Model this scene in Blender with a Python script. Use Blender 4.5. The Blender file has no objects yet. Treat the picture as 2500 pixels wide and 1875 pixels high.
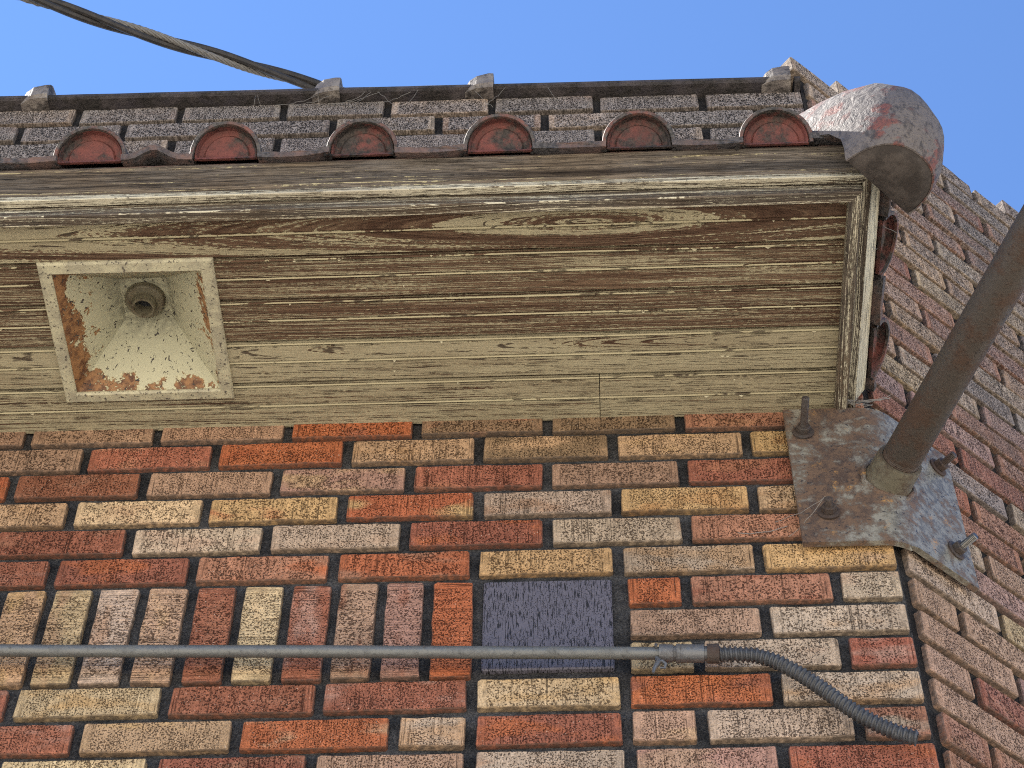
import bpy, math, random
from mathutils import Vector, Matrix
R = math.radians
rnd = random.Random(7)
scn = bpy.context.scene
col = scn.collection

# ------------------------------------------------------------------ camera
cam = bpy.data.cameras.new('camera'); camo = bpy.data.objects.new('camera', cam); col.objects.link(camo)
cr = Vector((0.9990, 0.0428, 0.0124)); cu = Vector((0.0266, -0.7973, 0.6031)); cw = Vector((-0.0357, 0.6021, 0.7976))
cw.normalize(); cr = (cr - cw * cr.dot(cw)).normalized(); cu = cr.cross(cw)
M = Matrix((cr, cu, -cw)).transposed().to_4x4(); M.translation = Vector((-0.4586, -2.0399, 1.6))
camo.matrix_world = M
cam.sensor_width = 36; cam.lens = 36 * 4980.6 / 2500; cam.clip_start = .05; cam.clip_end = 3000
scn.camera = camo

# ------------------------------------------------------------------ sky, sun, exposure
SUN = Vector((-0.60, 0.20, 0.77)).normalized()
wd = bpy.data.worlds.new('World'); scn.world = wd; wd.use_nodes = True
wn = wd.node_tree; wn.nodes.clear()
sky = wn.nodes.new('ShaderNodeTexSky'); sky.sky_type = 'NISHITA'; sky.sun_disc = False
sky.sun_elevation = math.asin(SUN.z); sky.sun_rotation = math.atan2(SUN.x, SUN.y)
sky.altitude = 1000; sky.air_density = 0.9; sky.dust_density = 0.0; sky.ozone_density = 8.0
bg = wn.nodes.new('ShaderNodeBackground'); bg.inputs['Strength'].default_value = 0.075
wo = wn.nodes.new('ShaderNodeOutputWorld')
wn.links.new(sky.outputs[0], bg.inputs[0]); wn.links.new(bg.outputs[0], wo.inputs[0])
sl = bpy.data.lights.new('sun', 'SUN'); sl.energy = 5.0; sl.angle = R(.53); sl.color = (1, .95, .87)
so = bpy.data.objects.new('sun', sl); col.objects.link(so)
so.rotation_euler = (-SUN).to_track_quat('-Z', 'Y').to_euler(); so.location = SUN * 20
vs = scn.view_settings; vs.view_transform = 'Standard'; vs.look = 'None'; vs.gamma = 1; vs.use_curve_mapping = False
vs.exposure = 2.2
scn.render.engine = 'CYCLES'; scn.cycles.use_denoising = False; scn.cycles.filter_width = 1.1

# ------------------------------------------------------------------ material kit
def lin(r, g, b):
    return tuple((c / 255 / 12.92) if c / 255 <= .04045 else ((c / 255 + .055) / 1.055) ** 2.4 for c in (r, g, b)) + (1,)
class K:
    """small node builder"""
    def __init__(s, name):
        s.m = bpy.data.materials.new(name); s.m.use_nodes = True; s.t = s.m.node_tree; s.t.nodes.clear()
        s.out = s.t.nodes.new('ShaderNodeOutputMaterial'); s.b = s.t.nodes.new('ShaderNodeBsdfPrincipled')
        s.t.links.new(s.b.outputs[0], s.out.inputs[0])
        s.tc = s.t.nodes.new('ShaderNodeTexCoord'); s.oi = s.t.nodes.new('ShaderNodeObjectInfo')
        s.P = s.tc.outputs['Object']
    def put(s, sock, v):
        if hasattr(v, 'is_output'): s.t.links.new(v, sock)
        elif v is not None: sock.default_value = v
    def math(s, op, a, b=None, c=None, clamp=False):
        n = s.t.nodes.new('ShaderNodeMath'); n.operation = op; n.use_clamp = clamp
        for i, v in enumerate((a, b, c)): s.put(n.inputs[i], v)
        return n.outputs[0]
    def vmath(s, op, a, b=None):
        n = s.t.nodes.new('ShaderNodeVectorMath'); n.operation = op
        s.put(n.inputs[0], a); s.put(n.inputs[1], b); return n.outputs[0]
    def sc(s, v, xyz): return s.vmath('MULTIPLY', v, xyz)
    def noise(s, v, scale=1, detail=3, rough=.55, dist=0):
        n = s.t.nodes.new('ShaderNodeTexNoise'); s.put(n.inputs['Vector'], v); n.inputs['Scale'].default_value = scale
        n.inputs['Detail'].default_value = detail; n.inputs['Roughness'].default_value = rough; n.inputs['Distortion'].default_value = dist
        return n.outputs[0]
    def voro(s, v, scale, feat='F1'):
        n = s.t.nodes.new('ShaderNodeTexVoronoi'); n.feature = feat; s.put(n.inputs['Vector'], v); n.inputs['Scale'].default_value = scale
        return n.outputs['Distance']
    def ramp(s, v, a, b, lo=0, hi=1):
        n = s.t.nodes.new('ShaderNodeMapRange'); n.interpolation_type = 'SMOOTHSTEP'; s.put(n.inputs[0], v)
        for i, x in enumerate((a, b, lo, hi)): s.put(n.inputs[i + 1], x)
        return n.outputs[0]
    def mix(s, f, a, b, mode='MIX'):
        n = s.t.nodes.new('ShaderNodeMix'); n.data_type = 'RGBA'; n.blend_type = mode
        s.put(n.inputs[0], f); s.put(n.inputs[6], a); s.put(n.inputs[7], b); return n.outputs[2]
    def sep(s, v):
        n = s.t.nodes.new('ShaderNodeSeparateXYZ'); s.put(n.inputs[0], v); return n.outputs
    def comb(s, x, y, z):
        n = s.t.nodes.new('ShaderNodeCombineXYZ'); s.put(n.inputs[0], x); s.put(n.inputs[1], y); s.put(n.inputs[2], z); return n.outputs[0]
    def attr(s, name, what='Fac'):
        n = s.t.nodes.new('ShaderNodeAttribute'); n.attribute_type = 'OBJECT'; n.attribute_name = name; return n.outputs[what]
    def bump(s, h, dist=.002, strength=1.0, prev=None):
        n = s.t.nodes.new('ShaderNodeBump'); n.inputs['Strength'].default_value = strength; n.inputs['Distance'].default_value = dist
        s.put(n.inputs['Height'], h)
        if prev is not None: s.put(n.inputs['Normal'], prev)
        return n.outputs[0]
    def objnormal(s):
        g = s.t.nodes.new('ShaderNodeNewGeometry'); n = s.t.nodes.new('ShaderNodeVectorTransform')
        n.vector_type = 'NORMAL'; n.convert_from = 'WORLD'; n.convert_to = 'OBJECT'
        s.t.links.new(g.outputs['True Normal'], n.inputs[0]); return n.outputs[0]
    def done(s, color, rough=.85, normal=None, metal=0, spec=None):
        s.put(s.b.inputs['Base Color'], color); s.put(s.b.inputs['Roughness'], rough); s.put(s.b.inputs['Metallic'], metal)
        if normal is not None: s.put(s.b.inputs['Normal'], normal)
        if spec is not None: s.b.inputs['Specular IOR Level'].default_value = spec
        return s.m
MUL = 'MULTIPLY'

def brick_material():
    k = K('brick_clay')
    off = k.vmath('SCALE', k.comb(k.oi.outputs['Random'], k.math(MUL, k.oi.outputs['Random'], 3.7), k.math(MUL, k.oi.outputs['Random'], 7.1)))
    off.node.inputs['Scale'].default_value = 40
    Q = k.vmath('ADD', k.P, off)
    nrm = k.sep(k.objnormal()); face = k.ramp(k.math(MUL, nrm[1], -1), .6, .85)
    px = k.math('ABSOLUTE', k.sep(k.P)[0]); hl = k.attr('half')
    inside = k.ramp(k.math('SUBTRACT', hl, px), .008, .018)
    c1 = k.oi.outputs['Color']; c2 = k.attr('c2', 'Color')
    cc = k.mix(k.ramp(k.noise(k.sc(Q, (9, 9, 24)), 1, 2), .50, .70), c1, c2)
    v = k.noise(k.sc(Q, (110, 110, 60)), 1, 3, .6)
    cc = k.mix(1, cc, k.mix(k.ramp(v, .3, .7), (.80, .79, .78, 1), (1.16, 1.15, 1.14, 1)), 'MULTIPLY')
    stri = k.noise(k.sc(Q, (430, 40, 14)), 1, 2, .55)
    strong = k.ramp(k.noise(k.sc(Q, (26, 3, 4)), 1, 1), .42, .64, .2, 1)
    cc = k.mix(k.math(MUL, face, strong), cc, k.mix(1, cc, k.mix(k.ramp(stri, .36, .62), (.74, .73, .72, 1), (1.14, 1.14, 1.13, 1)), 'MULTIPLY'))
    lines = k.math(MUL, k.ramp(stri, .37, .29), k.math('MAXIMUM', strong, k.math('SUBTRACT', 1, inside)))
    lines = k.math(MUL, lines, face)
    pn = k.noise(k.sc(Q, (390, 110, 340)), 1, 2, .6, .25)
    cov = k.ramp(k.noise(k.vmath('ADD', Q, k.comb(1, 8, 3)), 34, 2), .3, .7, -.04, .03)
    pit = k.math(MUL, k.math(MUL, k.ramp(k.math('SUBTRACT', pn, cov), .47, .40), face), k.math('MAXIMUM', inside, .2))
    dark = k.math('MAXIMUM', pit, k.math(MUL, lines, .8))
    cc = k.mix(k.math(MUL, dark, .85), cc, k.mix(1, cc, (.12, .095, .085, 1), 'MULTIPLY'))
    speck = k.ramp(k.noise(k.vmath('ADD', Q, k.comb(9, 4, 1)), 420, 1), .71, .77)
    cc = k.mix(k.math(MUL, k.math(MUL, speck, face), .5), cc, (.70, .62, .50, 1))
    smear_shade = k.math(MUL, k.math('SUBTRACT', 1, face), k.ramp(k.noise(Q, 120, 3, .6), .30, .6, .35, .8)); cc = k.mix(smear_shade, cc, (.046, .038, .033, 1))     # mortar smear plus painted-in shade on the brick's sides and underside
    geo = k.t.nodes.new('ShaderNodeNewGeometry'); st = k.noise(k.sc(geo.outputs['Position'], (3.2, 3.2, 1.1)), 1, 4, .6)
    cc = k.mix(1, cc, k.mix(k.ramp(st, .35, .68), (1.06, 1.05, 1.04, 1), (.80, .79, .78, 1)), 'MULTIPLY')      # run-off stains that cross several courses
    soot = k.math(MUL, k.attr('soot'), k.ramp(k.noise(Q, 30, 3), .25, .6, .8, 1.1))
    soot = k.math(MUL, soot, k.math('MAXIMUM', k.math(MUL, face, k.ramp(inside, 0, 1, .6, 1)), .62), clamp=True)
    sootc = k.mix(k.ramp(pn, .43, .56), (.018, .016, .015, 1), k.mix(k.ramp(v, .35, .65), (.155, .132, .118, 1), (.29, .25, .222, 1))); sootc = k.mix(.35, sootc, k.mix(1, sootc, k.mix(.5, c1, (1, 1, 1, 1)), 'MULTIPLY'))
    cc = k.mix(soot, cc, sootc)
    h = k.math('SUBTRACT', k.math('ADD', k.math(MUL, k.noise(Q, 260, 2), .35), k.math(MUL, k.math(MUL, stri, face), .7)), dark)
    return k.done(cc, .9, k.bump(h, .004, 1.0), spec=.12)

def mortar_material(name, a, b):
    k = K(name)
    n = k.noise(k.P, 14, 5, .7); f = k.noise(k.P, 330, 3, .7)
    c = k.mix(k.ramp(n, .3, .7), a, b)
    c = k.mix(k.ramp(f, .35, .72), k.mix(1, c, (.55, .55, .56, 1), 'MULTIPLY'), k.mix(1, c, (1.4, 1.4, 1.4, 1), 'MULTIPLY'))
    return k.done(c, .95, k.bump(k.math('ADD', f, k.math(MUL, n, .8)), .006, .9), spec=.08)

def painted_wood(name, paint, wood_a, wood_b, greyer=0.0):
    """flaking paint over weathered wood; grain runs along u (local x, or y where swap = 1);
    per-object peel, knot centre (kx, ky), stretch kk, ring weight rw and bead positions b1, b2"""
    k = K(name)
    s = k.sep(k.P); sw = k.attr('swap')
    lerp = lambda a, b: k.math('ADD', k.math(MUL, a, k.math('SUBTRACT', 1, sw)), k.math(MUL, b, sw))
    x = lerp(s[0], s[1]); y = k.math('ADD', lerp(s[1], s[0]), k.math(MUL, s[2], 1.3))
    seed = k.math(MUL, k.oi.outputs['Random'], 31.0)
    warp = k.math(MUL, k.math('SUBTRACT', k.noise(k.comb(k.math(MUL, x, 1.9), k.math(MUL, y, 9), seed), 1, 2), .5), .030)
    warp = k.math(MUL, warp, k.attr('wp')); warp = k.math('ADD', warp, k.math(MUL, k.math('SUBTRACT', k.noise(k.comb(k.math(MUL, x, 11), k.math(MUL, y, 40), seed), 1, 2), .5), .003))
    dx = k.math(MUL, k.math('SUBTRACT', x, k.attr('kx')), k.attr('kk')); dy = k.math('SUBTRACT', y, k.attr('ky'))
    dx = k.math('DIVIDE', dx, k.math('ADD', 1, k.math('DIVIDE', k.math('ABSOLUTE', dx), .10)))
    d = k.math('SQRT', k.math('ADD', k.math('ADD', k.math(MUL, dx, dx), k.math(MUL, dy, dy)), 1e-6))
    d = k.math('ADD', d, warp)
    ring = k.noise(k.comb(k.math(MUL, d, k.attr('rs')), seed, k.math(MUL, x, .6)), 1, 1.5, .5)
    streak = k.noise(k.comb(k.math(MUL, x, 2.6), k.math(MUL, d, 640), seed), 1, 3, .6)
    fib = k.noise(k.comb(k.math(MUL, x, 22), k.math(MUL, y, 900), seed), 1, 3, .6)
    crack = k.noise(k.comb(k.math(MUL, x, 12), k.math(MUL, d, 640), k.math('ADD', seed, 5)), 1, 2.5, .6)
    blot = k.noise(k.comb(k.math(MUL, x, 4), k.math(MUL, y, 22), seed), 1, 3, .6)
    flake = k.noise(k.comb(k.math(MUL, x, 120), k.math(MUL, y, 330), seed), 1, 3, .6)
    bead = k.math('MINIMUM', k.math('ABSOLUTE', k.math('SUBTRACT', s[1], k.attr('b1'))), k.math('ABSOLUTE', k.math('SUBTRACT', s[1], k.attr('b2'))))
    bead = k.ramp(bead, .0024, .0010)
    rw = k.attr('rw')
    sig = k.math('ADD', k.math(MUL, ring, rw), k.math(MUL, blot, .24))
    sig = k.math('ADD', sig, k.math(MUL, streak, k.math('SUBTRACT', 1.5, rw))); sig = k.math('ADD', sig, k.math(MUL, flake, .42))
    sig = k.math('ADD', sig, k.math(MUL, bead, .17))
    thr = k.math('ADD', k.attr('peel'), .72); df = k.math('SUBTRACT', sig, thr)
    pm = k.ramp(df, -.02, .02)
    rim = k.math(MUL, k.ramp(df, -.01, .02), k.ramp(df, .10, .04))
    wood = k.mix(k.ramp(k.math('ADD', k.math(MUL, ring, .5), k.math(MUL, streak, .5)), .38, .6), wood_a, wood_b)
    wood = k.mix(k.ramp(fib, .45, .62, 0, .65), wood, k.mix(1, wood, (.33, .33, .35, 1), 'MULTIPLY'))
    if greyer: wood = k.mix(k.ramp(blot, .35, .6, 0, greyer), wood, k.mix(k.ramp(fib, .4, .6), (.115, .112, .106, 1), (.045, .043, .041, 1)))
    pa = k.mix(k.ramp(k.noise(k.comb(k.math(MUL, x, 4), k.math(MUL, y, 30), 3.0), 1, 3), .35, .7), paint, k.mix(1, paint, (.80, .77, .76, 1), 'MULTIPLY'))
    pa = k.mix(k.math(MUL, rim, .3), pa, k.mix(1, paint, (1.42, 1.44, 1.35, 1), 'MULTIPLY'))
    pa = k.mix(k.math(MUL, bead, .5), pa, k.mix(1, paint, (1.2, 1.2, 1.15, 1), 'MULTIPLY'))
    cr = k.math(MUL, k.ramp(crack, .43, .37), k.ramp(k.noise(k.comb(k.math(MUL, x, 40), k.math(MUL, y, 60), seed), 1, 2), .40, .52))
    pa = k.mix(k.math(MUL, cr, .9), pa, (.045, .032, .024, 1))
    c = k.mix(pm, wood, pa)
    h = k.math('ADD', k.math(MUL, pm, .6), k.math('SUBTRACT', k.math(MUL, fib, .5), k.math(MUL, cr, .7)))
    h = k.math('ADD', h, k.math(MUL, k.math('SUBTRACT', 1, pm), k.math(MUL, streak, .7)))
    return k.done(c, .85, k.bump(h, .0026, 1.0), spec=.1)

def terracotta(name, a, b, grime, g0=.45, g1=.6):
    k = K(name); Q = k.vmath('ADD', k.P, k.comb(k.math(MUL, k.oi.outputs['Random'], 9), 0, 0))
    n = k.noise(Q, 24, 4, .65); f = k.noise(Q, 160, 3, .7); g = k.noise(k.vmath('ADD', Q, k.comb(5, 2, 0)), 17, 5, .7)
    c = k.mix(k.ramp(n, .35, .65), a, b)
    c = k.mix(k.ramp(f, .55, .75, 0, .5), c, k.mix(1, c, (.25, .25, .27, 1), 'MULTIPLY'))
    c = k.mix(k.ramp(g, g0, g1), c, k.mix(k.ramp(f, .4, .6), grime, k.mix(1, grime, (.4, .4, .4, 1), 'MULTIPLY')))
    return k.done(c, .75, k.bump(k.math('ADD', f, n), .003, .9), spec=.35)

def grime_metal(name, base, rust, dark, r0, r1, rough=.4, metal=.6, speck=.6):
    k = K(name)
    n = k.noise(k.P, 22, 5, .62); f = k.noise(k.P, 130, 4, .7); s = k.noise(k.P, 420, 2)
    m = k.ramp(k.math('ADD', k.math(MUL, n, .75), k.math(MUL, f, .3)), r0, r1)
    c = k.mix(m, base, rust)
    c = k.mix(k.ramp(f, .56, .72, 0, .8), c, dark)
    c = k.mix(k.ramp(s, .66, .72, 0, speck), c, (.012, .011, .012, 1))
    rg = k.math('ADD', k.math(MUL, m, .85 - rough), rough)
    return k.done(c, rg, k.bump(k.math('ADD', f, k.math(MUL, m, .4)), .0016, .6), metal=k.math(MUL, k.math('SUBTRACT', 1, m), metal), spec=.3)

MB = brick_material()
MM = mortar_material('mortar_grey', (.020, .020, .021, 1), (.072, .070, .069, 1))
MMD = mortar_material('mortar_sooty', (.014, .013, .013, 1), (.036, .033, .031, 1))
MW = painted_wood('flaking_olive_paint', (.285, .252, .165, 1), (.070, .040, .026, 1), (.155, .102, .064, 1))
MF = painted_wood('weathered_board', (.32, .28, .17, 1), (.030, .022, .016, 1), (.135, .105, .074, 1), .35)
MT = painted_wood('pale_trim_paint', (.40, .37, .28, 1), (.060, .045, .032, 1), (.15, .115, .08, 1), .3)
MR = terracotta('terracotta_cap', (.118, .034, .026, 1), (.070, .024, .019, 1), (.036, .028, .023, 1), .44, .60)
MRR = terracotta('terracotta_rim', (.14, .050, .036, 1), (.085, .050, .040, 1), (.062, .055, .048, 1), .38, .54)
MPAN = terracotta('pan_clay', (.12, .07, .055, 1), (.07, .05, .045, 1), (.06, .055, .055, 1), .4, .6)
MCOP = terracotta('coping_clay', (.026, .022, .026, 1), (.048, .040, .040, 1), (.024, .02, .018, 1), .4, .6)
MCOL = terracotta('coping_mortar', (.17, .15, .13, 1), (.10, .085, .078, 1), (.05, .042, .038, 1), .45, .58)

# ------------------------------------------------------------------ geometry kit
def link(o, parent=None):
    col.objects.link(o)
    if parent is not None: o.parent = parent
    return o
def thing(name, loc, label, cat, group=None):
    o = bpy.data.objects.new(name, None); o.empty_display_size = .1; o.location = loc; link(o)
    o['label'] = label; o['category'] = cat
    if group: o['group'] = group
    return o
def base_of(p):
    v = Vector((0, 0, 0))
    while p is not None: v += p.location; p = p.parent
    return v
def mk(name, verts, faces, m, parent=None, smooth=False, props=None):
    """verts in world coordinates"""
    b = base_of(parent)
    me = bpy.data.meshes.new(name); me.from_pydata([tuple(Vector(v) - b) for v in verts], [], faces); me.validate()
    me.materials.append(m)
    if smooth: me.polygons.foreach_set('use_smooth', [True] * len(me.polygons))
    me.update()
    if smooth: me.set_sharp_from_angle(angle=R(38))
    o = link(bpy.data.objects.new(name, me), parent)
    if props:
        for a, v in props.items(): o[a] = v
    return o
class Geo:
    def __init__(s): s.v = []; s.f = []
    def add(s, v, f):
        n = len(s.v); s.v += [Vector(a) for a in v]; s.f += [tuple(i + n for i in q) for q in f]
    def box(s, a, b):
        x0, y0, z0 = a; x1, y1, z1 = b
        s.add([(x, y, z) for z in (z0, z1) for y in (y0, y1) for x in (x0, x1)],
              [(0, 2, 3, 1), (4, 5, 7, 6), (0, 1, 5, 4), (2, 6, 7, 3), (0, 4, 6, 2), (1, 3, 7, 5)])
    def prism(s, poly, z0, z1):
        n = len(poly)
        s.add([(x, y, z0) for x, y in poly] + [(x, y, z1) for x, y in poly],
              [tuple(range(n))[::-1], tuple(range(n, 2 * n))] + [(i, (i + 1) % n, n + (i + 1) % n, n + i) for i in range(n)])
    def loft(s, rings, closed=True, cap=(True, True)):
        n = len(rings[0]); v = [p for r in rings for p in r]; f = []
        for i in range(len(rings) - 1):
            for j in range(n if closed else n - 1):
                a, b = i * n + j, i * n + (j + 1) % n; f.append((a, b, b + n, a + n))
        if cap[0]: f.append(tuple(range(n))[::-1])
        if cap[1]: f.append(tuple(range((len(rings) - 1) * n, len(rings) * n)))
        s.add(v, f)
    def tube(s, pts, r, seg=12, cap=(True, True), up=None):
        pts = [Vector(p) for p in pts]; rings = []; rr = r if isinstance(r, (list, tuple)) else [r] * len(pts)
        u = None
        for i, p in enumerate(pts):
            t = (pts[min(i + 1, len(pts) - 1)] - pts[max(i - 1, 0)]).normalized()
            if u is None: u = t.orthogonal().normalized() if up is None else (Vector(up) - t * t.dot(Vector(up))).normalized()
            u = (u - t * u.dot(t)).normalized(); w = t.cross(u)
            rings.append([p + (u * math.cos(a) + w * math.sin(a)) * rr[i] for a in [2 * math.pi * q / seg for q in range(seg)]])
        s.loft(rings, True, cap)
    def out(s, name, m, parent=None, smooth=False, props=None): return mk(name, s.v, s.f, m, parent, smooth, props)

# ------------------------------------------------------------------ measured frame of the place (metres)
ZO = 4.2681; H = 0.0675; L = 0.2127; A = R(41.74); ZS = 4.2069; TILT = -.014
tS = Vector((math.cos(A), math.sin(A), 0)); nS = Vector((math.sin(A), -math.cos(A), 0))
BH = .0535; JT = .0155

# ground: pavement sheet to the horizon
k = K('concrete_paving')
gn = k.noise(k.P, 1.5, 5, .6); gf = k.noise(k.P, 40, 4, .7)
MG = k.done(k.mix(gn, (.48, .43, .36, 1), (.56, .51, .43, 1)), .9, k.bump(gf, .01, .6))
g = Geo(); g.add([(-600, -600, 0), (600, -600, 0), (600, 600, 0), (-600, 600, 0)], [(0, 1, 2, 3)])
ground = g.out('ground', MG); ground['kind'] = 'structure'

# ------------------------------------------------------------------ brick meshes (shared between alike bricks)
_bm = {}
def brick_mesh(length, height, variant, depth=.03):
    key = (round(length, 3), round(height, 3), variant, depth)
    if key in _bm: return _bm[key]
    r = random.Random(str(key)); hl, hh = length / 2, height / 2
    pts = []
    nx = 7 if length > .12 else 4
    for i in range(nx + 1): pts.append((-hl + .0022 + (length - .0044) * i / nx, -hh))
    pts.append((hl, -hh + .0028)); pts.append((hl, hh - .0028))
    for i in range(nx + 1): pts.append((hl - .0022 - (length - .0044) * i / nx, hh))
    pts.append((-hl, hh - .0028)); pts.append((-hl, -hh + .0028))
    pts = [(x + r.uniform(-.0010, .0010), z + r.uniform(-.0012, .0010)) for x, z in pts]
    n = len(pts); q = .0012
    v = [(x - math.copysign(q, x), 0 + r.uniform(-.0004, .0006), z - math.copysign(q, z)) for x, z in pts]
    v += [(x, .0018, z) for x, z in pts] + [(x, depth, z) for x, z in pts]
    f = [tuple(range(n))]
    for ring in (0, 1):
        for i in range(n):
            j = (i + 1) % n; f.append((ring * n + j, ring * n + i, (ring + 1) * n + i, (ring + 1) * n + j))
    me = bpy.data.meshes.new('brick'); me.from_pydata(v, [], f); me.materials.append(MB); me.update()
    _bm[key] = me; return me
PAL = dict(T=(165, 136, 106), B=(154, 126, 104), R=(136, 86, 67), O=(156, 92, 62), Y=(172, 142, 100), G=(162, 144, 124), D=(120, 99, 78),
           P=(152, 119, 104), C=(172, 150, 117), N=(146, 104, 82), S=(136, 126, 118), K=(114, 105, 98), V=(140, 112, 102))
SEC = dict(T=(160, 128, 96), B=(148, 119, 98), R=(144, 96, 74), O=(148, 84, 57), Y=(160, 124, 84), G=(156, 133, 112), D=(112, 94, 75),
           P=(156, 126, 108), C=(168, 144, 111), N=(150, 111, 86), S=(138, 122, 112), K=(120, 103, 95), V=(146, 117, 105))
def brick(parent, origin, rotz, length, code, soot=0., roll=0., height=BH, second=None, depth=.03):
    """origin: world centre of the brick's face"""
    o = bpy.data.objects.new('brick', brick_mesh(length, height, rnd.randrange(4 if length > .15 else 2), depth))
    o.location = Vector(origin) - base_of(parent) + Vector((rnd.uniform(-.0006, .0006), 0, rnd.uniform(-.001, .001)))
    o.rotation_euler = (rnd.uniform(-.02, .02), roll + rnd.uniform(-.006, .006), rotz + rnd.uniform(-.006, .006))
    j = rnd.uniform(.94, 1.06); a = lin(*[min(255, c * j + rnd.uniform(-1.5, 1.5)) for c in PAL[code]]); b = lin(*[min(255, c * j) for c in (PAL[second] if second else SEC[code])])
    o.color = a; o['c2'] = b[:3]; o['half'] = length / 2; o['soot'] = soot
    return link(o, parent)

# ------------------------------------------------------------------ front wall
fw = thing('brick_wall', (-.7, .1, 0), 'front brick wall of mixed red, tan and orange bricks below the eave', 'wall')
Mx = -.0038; Mi = -.0763
g = Geo(); g.prism([(-8, .010), (Mx, .010), (Mi, .2), (-8, .2)], 0, 4.62); g.out('mortar', MM, fw)
def row_z(r): return ZO - r * H
def lay_front(r, joints, codes, end=-.007, soot=0):
    """joints: centres of the upright joints from left to right; codes one longer than joints"""
    xs = [joints[0] - L] + list(joints) + [end + JT / 2]
    for i, c in enumerate(codes):
        a, b = xs[i] + JT / 2, xs[i + 1] - JT / 2
        sec = None
        if len(c) > 1: c, sec = c[0], c[1]
        brick(fw, ((a + b) / 2, rnd.uniform(-.001, .001), row_z(r)), 0, b - a, c, soot, second=sec)
lay_front(1, [-1.581, -1.368, -1.156, -.942, -.732, -.521, -.308, -.1], ['T', 'B', 'B', 'B', 'OR', 'DN', 'D', 'N', 'N'])
lay_front(2, [-1.477, -1.264, -1.054, -.841, -.630, -.417, -.205], ['T', 'B', 'RN', 'O', 'T', 'DT', 'TY', 'Y'])
lay_front(3, [-1.582, -1.369, -1.159, -.948, -.737, -.521, -.309, -.098], ['T', 'O', 'RN', 'B', 'PT', 'R', 'B', 'R', 'B'])
lay_front(4, [-1.476, -1.263, -1.052, -.839, -.627, -.415, -.205], ['G', 'T', 'CT', 'YO', 'OY', 'GB', 'Y', 'T'])
lay_front(5, [-1.585, -1.372, -1.160, -.949, -.737, -.521, -.311, -.1], ['T', 'R', 'RN', 'G', 'G', 'RO', 'GB', 'N', 'T'])
lay_front(6, [-1.479, -1.266, -1.053, -.842, -.630, -.417, -.208], ['B', 'RP', 'RO', 'NO', 'ON', 'Y', 'TG', 'YT'])
for r, js, cs in ((7, [-.319, -.101], ['O', 'NR', 'G']), (8, [-.209], ['BG', 'GT']), (9, [-.308, -.104], ['C', 'GB', 'RP'])):
    xs = [-.4115] + js + [-.007 + JT / 2]
    for i, c in enumerate(cs):
        a, b = xs[i] + JT / 2, xs[i + 1] - JT / 2
        brick(fw, ((a + b) / 2, 0, row_z(r)), 0, b - a, c[0], second=c[1] if len(c) > 1 else None)
lay_front(10, [-1.484, -1.271, -1.054, -.839, -.626, -.414, -.205], ['T', 'RP', 'CY', 'R', 'RP', 'CY', 'OR', 'GT'])
lay_front(11, [-1.379, -1.166, -.947, -.731, -.626, -.413, -.312, -.101], ['B', 'RP', 'TY', 'OT', 'TG', 'RO', 'BT', 'GC', 'NG'])
lay_front(12, [-1.480, -1.267, -1.054, -.839, -.626, -.411, -.209], ['R', 'T', 'C', 'RN', 'BP', 'GB', 'PB', 'RO'])
for r in range(13, 19):
    j0 = (-1.375 if r % 2 else -1.48)
    js = [j0 + i * L for i in range(7)]; js = [j for j in js if j < -.08]
    lay_front(r, js, [rnd.choice('TBRGYNCP') for _ in range(len(js) + 1)])
# soldier course
sold = [(-1.324, -1.266, 'TY'), (-1.252, -1.197, 'CT'), (-1.184, -1.127, 'GB'), (-1.111, -1.053, 'BT'), (-1.038, -.982, 'R'), (-.967, -.911, 'C'),
        (-.896, -.840, 'RP'), (-.827, -.772, 'BN'), (-.757, -.703, 'PR'), (-.688, -.630, 'O')]
for i in range(5):
    x = -1.3955 - i * .0715; sold.append((x, x + .057, 'BRTGN'[i] + 'T'))
for a, b, c in sold:
    brick(fw, ((a + b) / 2, 0, 3.7255), 0, .193, c[0], roll=math.pi / 2, height=b - a, second=c[1] if len(c) > 1 else None)
# dark square vent tile set in the wall: body, ribbed face
k = K('dark_scored_tile')
Q = k.P
li = k.noise(k.sc(Q, (520, 30, 50)), 1, 2, .5, .3); pi_ = k.voro(k.sc(Q, (1.3, .4, 1)), 330)
dk = k.math('MAXIMUM', k.ramp(li, .44, .36), k.math(MUL, k.ramp(pi_, .30, .2), k.ramp(k.noise(Q, 25, 2), .35, .5)))
cc = k.mix(k.noise(Q, 90, 3), (.055, .051, .066, 1), (.100, .094, .115, 1))
cc = k.mix(k.math(MUL, dk, .95), cc, (.006, .006, .008, 1))
MTILE = k.done(cc, .6, k.bump(k.math(MUL, dk, -1), .003, 1), spec=.4)
g = Geo(); x0, x1, z0, z1 = -.615, -.4275, 3.640, 3.8225
def roundrect(x0, x1, z0, z1, r, y, n=3):
    out = []
    for cx, cz, a0 in ((x1 - r, z0 + r, -90), (x1 - r, z1 - r, 0), (x0 + r, z1 - r, 90), (x0 + r, z0 + r, 180)):
        for i in range(n + 1):
            a = R(a0 + 90 * i / n); out.append((cx + r * math.cos(a), y, cz + r * math.sin(a)))
    return out
g.loft([roundrect(x0, x1, z0, z1, .004, .03), roundrect(x0, x1, z0, z1, .004, .0035), roundrect(x0 + .002, x1 - .002, z0 + .002, z1 - .002, .004, .0015)], True, (False, True))
g.out('dark_tile', MTILE, fw)['label'] = 'square dark blue-grey scored tile'
# bricks of the front wall right of the eave's end, above soffit height
for r in range(0, -6, -1):
    z = row_z(r)
    if r % 2: brick(fw, (-.053, 0, z), 0, .09, rnd.choice('NBR'), .4)
    else: brick(fw, (-.106, 0, z), 0, .197, rnd.choice('NBR'), .4)

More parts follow.
